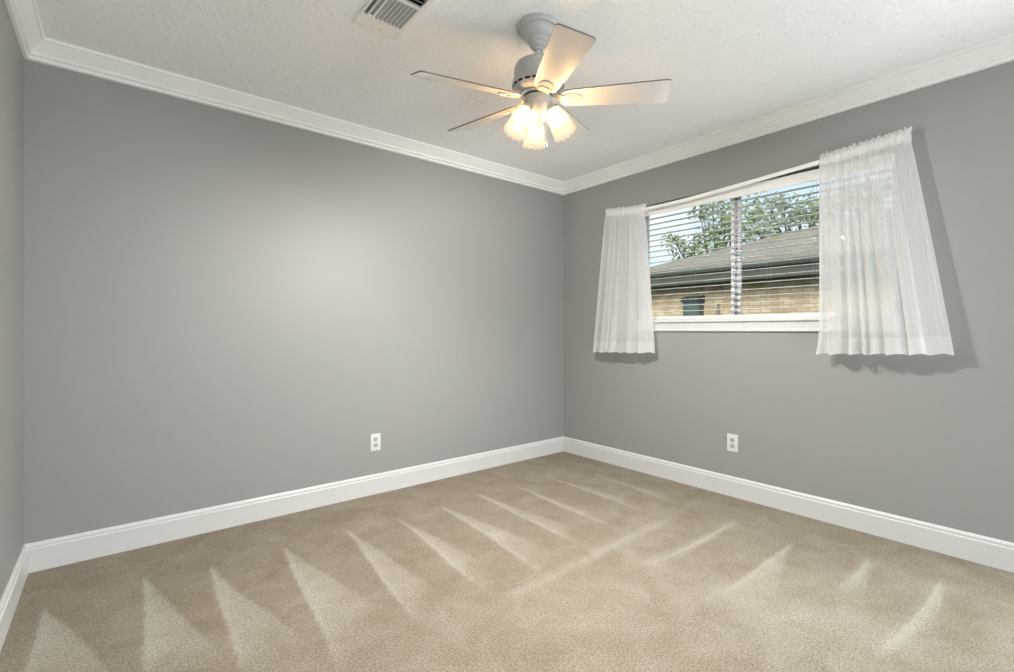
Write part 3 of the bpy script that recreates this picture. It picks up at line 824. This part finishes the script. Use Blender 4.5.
# ------------------------------------------------------------------ ceiling register
VX0, VX1, VY0, VY1 = -2.402, -2.204, -1.450, -1.078
vent = tag(empty('air_vent', ((VX0 + VX1) / 2, (VY0 + VY1) / 2, H)), 'white louvered air vent in the ceiling', 'air vent')
def vobj(name, bm, m, parent=vent, **k):
    o = obj(name, bm, m, None, **k); o.parent = parent; o.matrix_parent_inverse = Matrix.Translation(-Vector(vent.location)); return o
IX0, IX1, IY0, IY1 = -2.348, -2.222, -1.425, -1.162
bm = bmesh.new()
zf = H - .012
box(bm, VX0, VX1, IY1, VY1, zf, H, .002); box(bm, VX0, VX1, VY0, IY0, zf, H, .002)
box(bm, IX1, VX1, IY0, IY1, zf, H, .002); box(bm, IX0 - .006, IX0, IY0, IY1, zf, H, .001)
box(bm, VX0, VX0 + .008, IY0, IY1, zf, H, .001)
box(bm, IX0, IX1, -1.335, -1.322, zf, H, .001)
vobj('vent_frame', bm, M_white)
bm = bmesh.new(); box(bm, VX0 + .006, IX1 + .002, IY0 - .002, -1.3285, H - .0015, H - .0005); box(bm, VX0 + .006, IX1 + .002, -1.3285, IY1 + .002, H - .0015, H - .0005)
for f_ in bm.faces:
    if f_.calc_center_median().y > -1.3285: f_.material_index = 1
vobj('duct_opening', bm, [M_dark, M_duct])
bm = bmesh.new()
n = 7
for i in range(n):                                     # main bank, blades run along the vent
    x = IX0 + (IX1 - IX0) * (i + .5) / n
    Mx = Matrix.Translation((x, 0, H - .008)) @ Matrix.Rotation(math.radians(50), 4, 'Y')
    box(bm, -.0085, .0080, -1.322, IY1, -.0006, .0006, 0, Mx)
    box(bm, x + .0030, x + .0068, -1.322, IY1, H - .0150, H - .0138)
for x in (-2.372,):                                   # long side blades
    Mx = Matrix.Translation((x, 0, H - .008)) @ Matrix.Rotation(math.radians(-35), 4, 'Y')
    box(bm, -.012, .012, IY0, IY1 , -.0007, .0007, 0, Mx)
for i in range(4):                                     # end bank, blades run across
    y = -1.345 - .022 * i
    My = Matrix.Translation((0, y, H - .008)) @ Matrix.Rotation(math.radians(40), 4, 'X')
    box(bm, IX0, IX1, -.006, .006, -.0006, .0006, 0, My)
vobj('louvers', bm, M_louver)
bm = bmesh.new(); lathe(bm, [(0, -.0035), (.003, -.003), (.004, 0), (0, 0)], 12, Matrix.Translation((-2.29, -1.105, zf)))
vobj('screw', bm, M_louver)

# ------------------------------------------------------------------ outlets
def outlet(label, loc, rotz):
    """plate lies in the local x-z plane, facing local -y"""
    r = tag(empty('wall_outlet', loc, rotz), label, 'outlet', 'wall outlets')
    bm = bmesh.new(); box(bm, -.036, .036, -.006, 0, -.058, .058, .0025)
    obj('plate', bm, M_plate, r, angle=30)
    for z in (.0195, -.0195):
        bm = bmesh.new()
        out = []
        for i in range(28):
            a = 2 * math.pi * i / 28
            out.append((.0172 * math.cos(a), max(-.0135, min(.0135, .0172 * math.sin(a)))))
        prism(bm, out, [lambda u, v: (u, -.0055, z + v), lambda u, v: (u, -.0078, z + v)])
        s = obj('socket', bm, M_socket, r)
        for x, h in ((-.0062, .0045), (.0062, .0037)):
            bm = bmesh.new(); box(bm, x - .0014, x + .0014, -.0083, -.0070, z + .003 - h, z + .003 + h)
            obj('slot', bm, M_dark, s)
        bm = bmesh.new(); lathe(bm, [(0, .0006), (.0026, .0006), (.0026, -.0008), (0, -.0008)], 14, Matrix.Translation((0, -.0077, z - .0085)) @ Matrix.Rotation(math.radians(90), 4, 'X'))
        obj('ground_hole', bm, M_dark, s)
    bm = bmesh.new(); lathe(bm, [(0, .0012), (.003, .0008), (.0034, 0), (0, 0)], 14, Matrix.Translation((0, -.006, 0)) @ Matrix.Rotation(math.radians(90), 4, 'X'))
    obj('screw', bm, M_socket, r)
outlet('white duplex wall outlet low on the plain grey wall', (-1.825, 0, .348), 0)
outlet('white duplex wall outlet low on the wall under the window', (0, -1.561, .356), math.radians(-90))

# ------------------------------------------------------------------ outside: yard, neighbour house, trees
bm = bmesh.new(); box(bm, .16, 40, -25, 30, -.62, -.5)
g = obj('ground', bm, M_ground); structure(g, 'side yard between the houses', 'ground')
XE, XW = 5.4, 6.0
ZS = pix(0, XW, 651, 289)[2]
YC = pix(0, XE, 611, 300)[1]
FH = .26
PT = .345
house = tag(empty('brick_house', (XW, 0, -.5)), 'tan brick house with dark eaves and brown hip roof outside the window', 'house')
def hobj(name, bm, m, parent=house, **k):
    o = obj(name, bm, m, None, **k); o.parent = parent; o.matrix_parent_inverse = Matrix.Translation(-Vector(house.location)); return o
Y0 = -14.0; OV = XW - XE
bm = bmesh.new(); box(bm, XW, XW + 9, Y0 + OV, YC - OV, -.5, ZS + .02)
hobj('brick_wall', bm, M_brick)
bm = bmesh.new(); box(bm, XE + .03, XW + 9 + OV, Y0, YC - .03, ZS, ZS + .02)
hobj('soffit', bm, M_soffit)
bm = bmesh.new()
box(bm, XE, XE + .03, Y0, YC, ZS - .02, ZS + FH); box(bm, XE + .03, XW + 9 + OV, YC - .03, YC, ZS - .02, ZS + FH)
hobj('fascia', bm, M_fascia)
bm = bmesh.new()
tube(bm, [(XE - .05, Y0, ZS + FH - .05), (XE - .05, YC, ZS + FH - .05)], .055, 8)
hobj('gutter', bm, M_fascia)
bm = bmesh.new()
hw = 4.8; zt = ZS + FH + .01
A = (XE - .04, YC + .04, zt); B = (XE - .04, Y0, zt); C2 = (XE + 2 * hw, Y0, zt); D = (XE + 2 * hw, YC + .04, zt)
R1 = (XE + hw, YC - hw, zt + PT * hw); R2 = (XE + hw, Y0, zt + PT * hw)
v = {k: bm.verts.new(p) for k, p in dict(A=A, B=B, C=C2, D=D, R1=R1, R2=R2).items()}
for f in ('A B R2 R1', 'D R1 R2 C', 'A R1 D', 'B C R2', 'A D C B'): bm.faces.new([v[q] for q in f.split()])
hobj('roof', bm, M_shingle)

# meter box and conduit on the brick wall
p1 = pix(0, XW - .1, 684.5, 300); p2 = pix(0, XW - .1, 702.5, 300); zt = pix(0, XW - .1, 690, 296)[2]
ub = tag(empty('utility_box', (XW, (p1.y + p2.y) / 2, .7)), 'green utility box with overhanging lid on the brick wall outside', 'utility box')
w = abs(p1.y - p2.y) / 2
bm = bmesh.new(); box(bm, -.20, -.003, -w + .02, w - .02, -.2, zt - .7 - .10, .012); obj('box_body', bm, M_box, ub)
bm = bmesh.new()
prism(bm, [(-.235, -.135), (-.235, -.045), (-.02, 0), (-.003, 0), (-.003, -.135)], [lambda u, q: (u, -w, q + zt - .7), lambda u, q: (u, w, q + zt - .7)])
obj('box_lid', bm, mat('dark_green_lid', (.035, .055, .055), .45, None, .4, (5, .1)), ub)
pc = pix(0, XW - .05, 718, 304)
pp = tag(empty('drain_pipe', (XW - .05, pc.y, .0)), 'thin grey pipe on the brick wall beside the green utility box', 'pipe')
bm = bmesh.new(); tube(bm, [(0, 0, -.5), (0, 0, pc.z - .06), (.005, 0, pc.z - .01), (.022, 0, pc.z)], .022, 10); obj('pipe_run', bm, M_pipe, pp, smooth=True)
for z in (.2, pc.z - .15):
    bm = bmesh.new(); lathe(bm, [(.022, -.015), (.030, -.015), (.030, .015), (.022, .015)], 16, Matrix.Translation((0, 0, z))); obj('pipe_clamp', bm, M_pipe, pp)

def tree(label, base_xy, h, blobs, leaf_m, seed, n_leaf, size):
    """blobs: (centre, radius) of leaf clusters in world space"""
    rnd = random.Random(seed)
    x, y = base_xy
    root = tag(empty('tree', (x, y, -.5)), label, 'tree', 'trees beyond the brick house')
    bm = bmesh.new()
    tube(bm, [(0, 0, -.0), (.05, .05, h * .3), (-.05, .1, h * .6), (0, 0, h * .9)], [.20, .16, .11, .05], 10)
    for c, r in blobs:
        c = Vector(c) - Vector((x, y, -.5))
        s = Vector((0, 0.05, min(c.z * .75, h * .7)))
        mid = (s + c) / 2 + Vector((rnd.uniform(-.2, .2), rnd.uniform(-.2, .2), -.15))
        tube(bm, [s, mid, c], [.06, .04, .015], 6)
    obj('trunk', bm, M_bark, root, smooth=True)
    bm = bmesh.new()
    tot = sum(r ** 2 for c, r in blobs)
    for c, r in blobs:
        for k in range(int(n_leaf * r * r / tot)):
            d = Vector((rnd.gauss(0, 1), rnd.gauss(0, 1), rnd.gauss(0, 1))).normalized() * r * rnd.random() ** .45
            d.z *= .75
            p = Vector(c) + d - Vector((x, y, -.5))
            s = size * rnd.uniform(.6, 1.4)
            R = Matrix.Rotation(rnd.uniform(0, 6.28), 3, 'Z') @ Matrix.Rotation(rnd.uniform(-1.2, 1.2), 3, 'X') @ Matrix.Rotation(rnd.uniform(-1.2, 1.2), 3, 'Y')
            q = [bm.verts.new(p + R @ Vector(t)) for t in ((-s, 0, 0), (-s * .1, s * .42, .1 * s), (s, 0, 0), (-s * .1, -s * .42, .1 * s))]
            bm.faces.new((q[0], q[1], q[2])); bm.faces.new((q[0], q[2], q[3]))
    me_o = obj('foliage', bm, leaf_m, root)
    return root
def blob(px, py, x, r): return (tuple(pix(0, x, px, py)), r)
TX = 15.0
b1 = [blob(674, 240, TX, .55), blob(682, 252, TX + .4, .6), blob(690, 246, TX, .6), blob(698, 254, TX + .3, .55), blob(706, 236, TX, .7), blob(715, 246, TX - .3, .7), blob(700, 212, TX, .55),
      blob(712, 206, TX + .5, .6), blob(722, 224, TX, .7), blob(730, 236, TX - .2, .8), blob(726, 210, TX, .6), blob(738, 222, TX, .8)]
tree('small-leaved green tree over the low end of the neighbouring roof', tuple(pix(0, TX, 712, 250)[:2]), 4.4, b1, M_leaf, 3, 1150, .105)
TX2 = 17.0
b2 = [blob(px, py, TX2 + dx, r) for px, py, dx, r in ((752, 226, 0, .9), (764, 236, .5, .8), (774, 220, 0, .9), (788, 226, -.5, .9), (800, 212, 0, .9), (812, 216, .4, .8), (824, 206, 0, .9), (756, 204, .3, .8),
      (748, 240, 0, .7), (784, 204, .4, .7), (840, 205, 0, .9), (858, 198, .3, .9), (880, 196, 0, 1.0), (770, 206, -.4, .6))]
tree('tall pale-green tree rising behind the higher part of the neighbouring roof', tuple(pix(0, TX2, 800, 250)[:2]), 6.2, b2, M_leaf_pale, 8, 1500, .125)
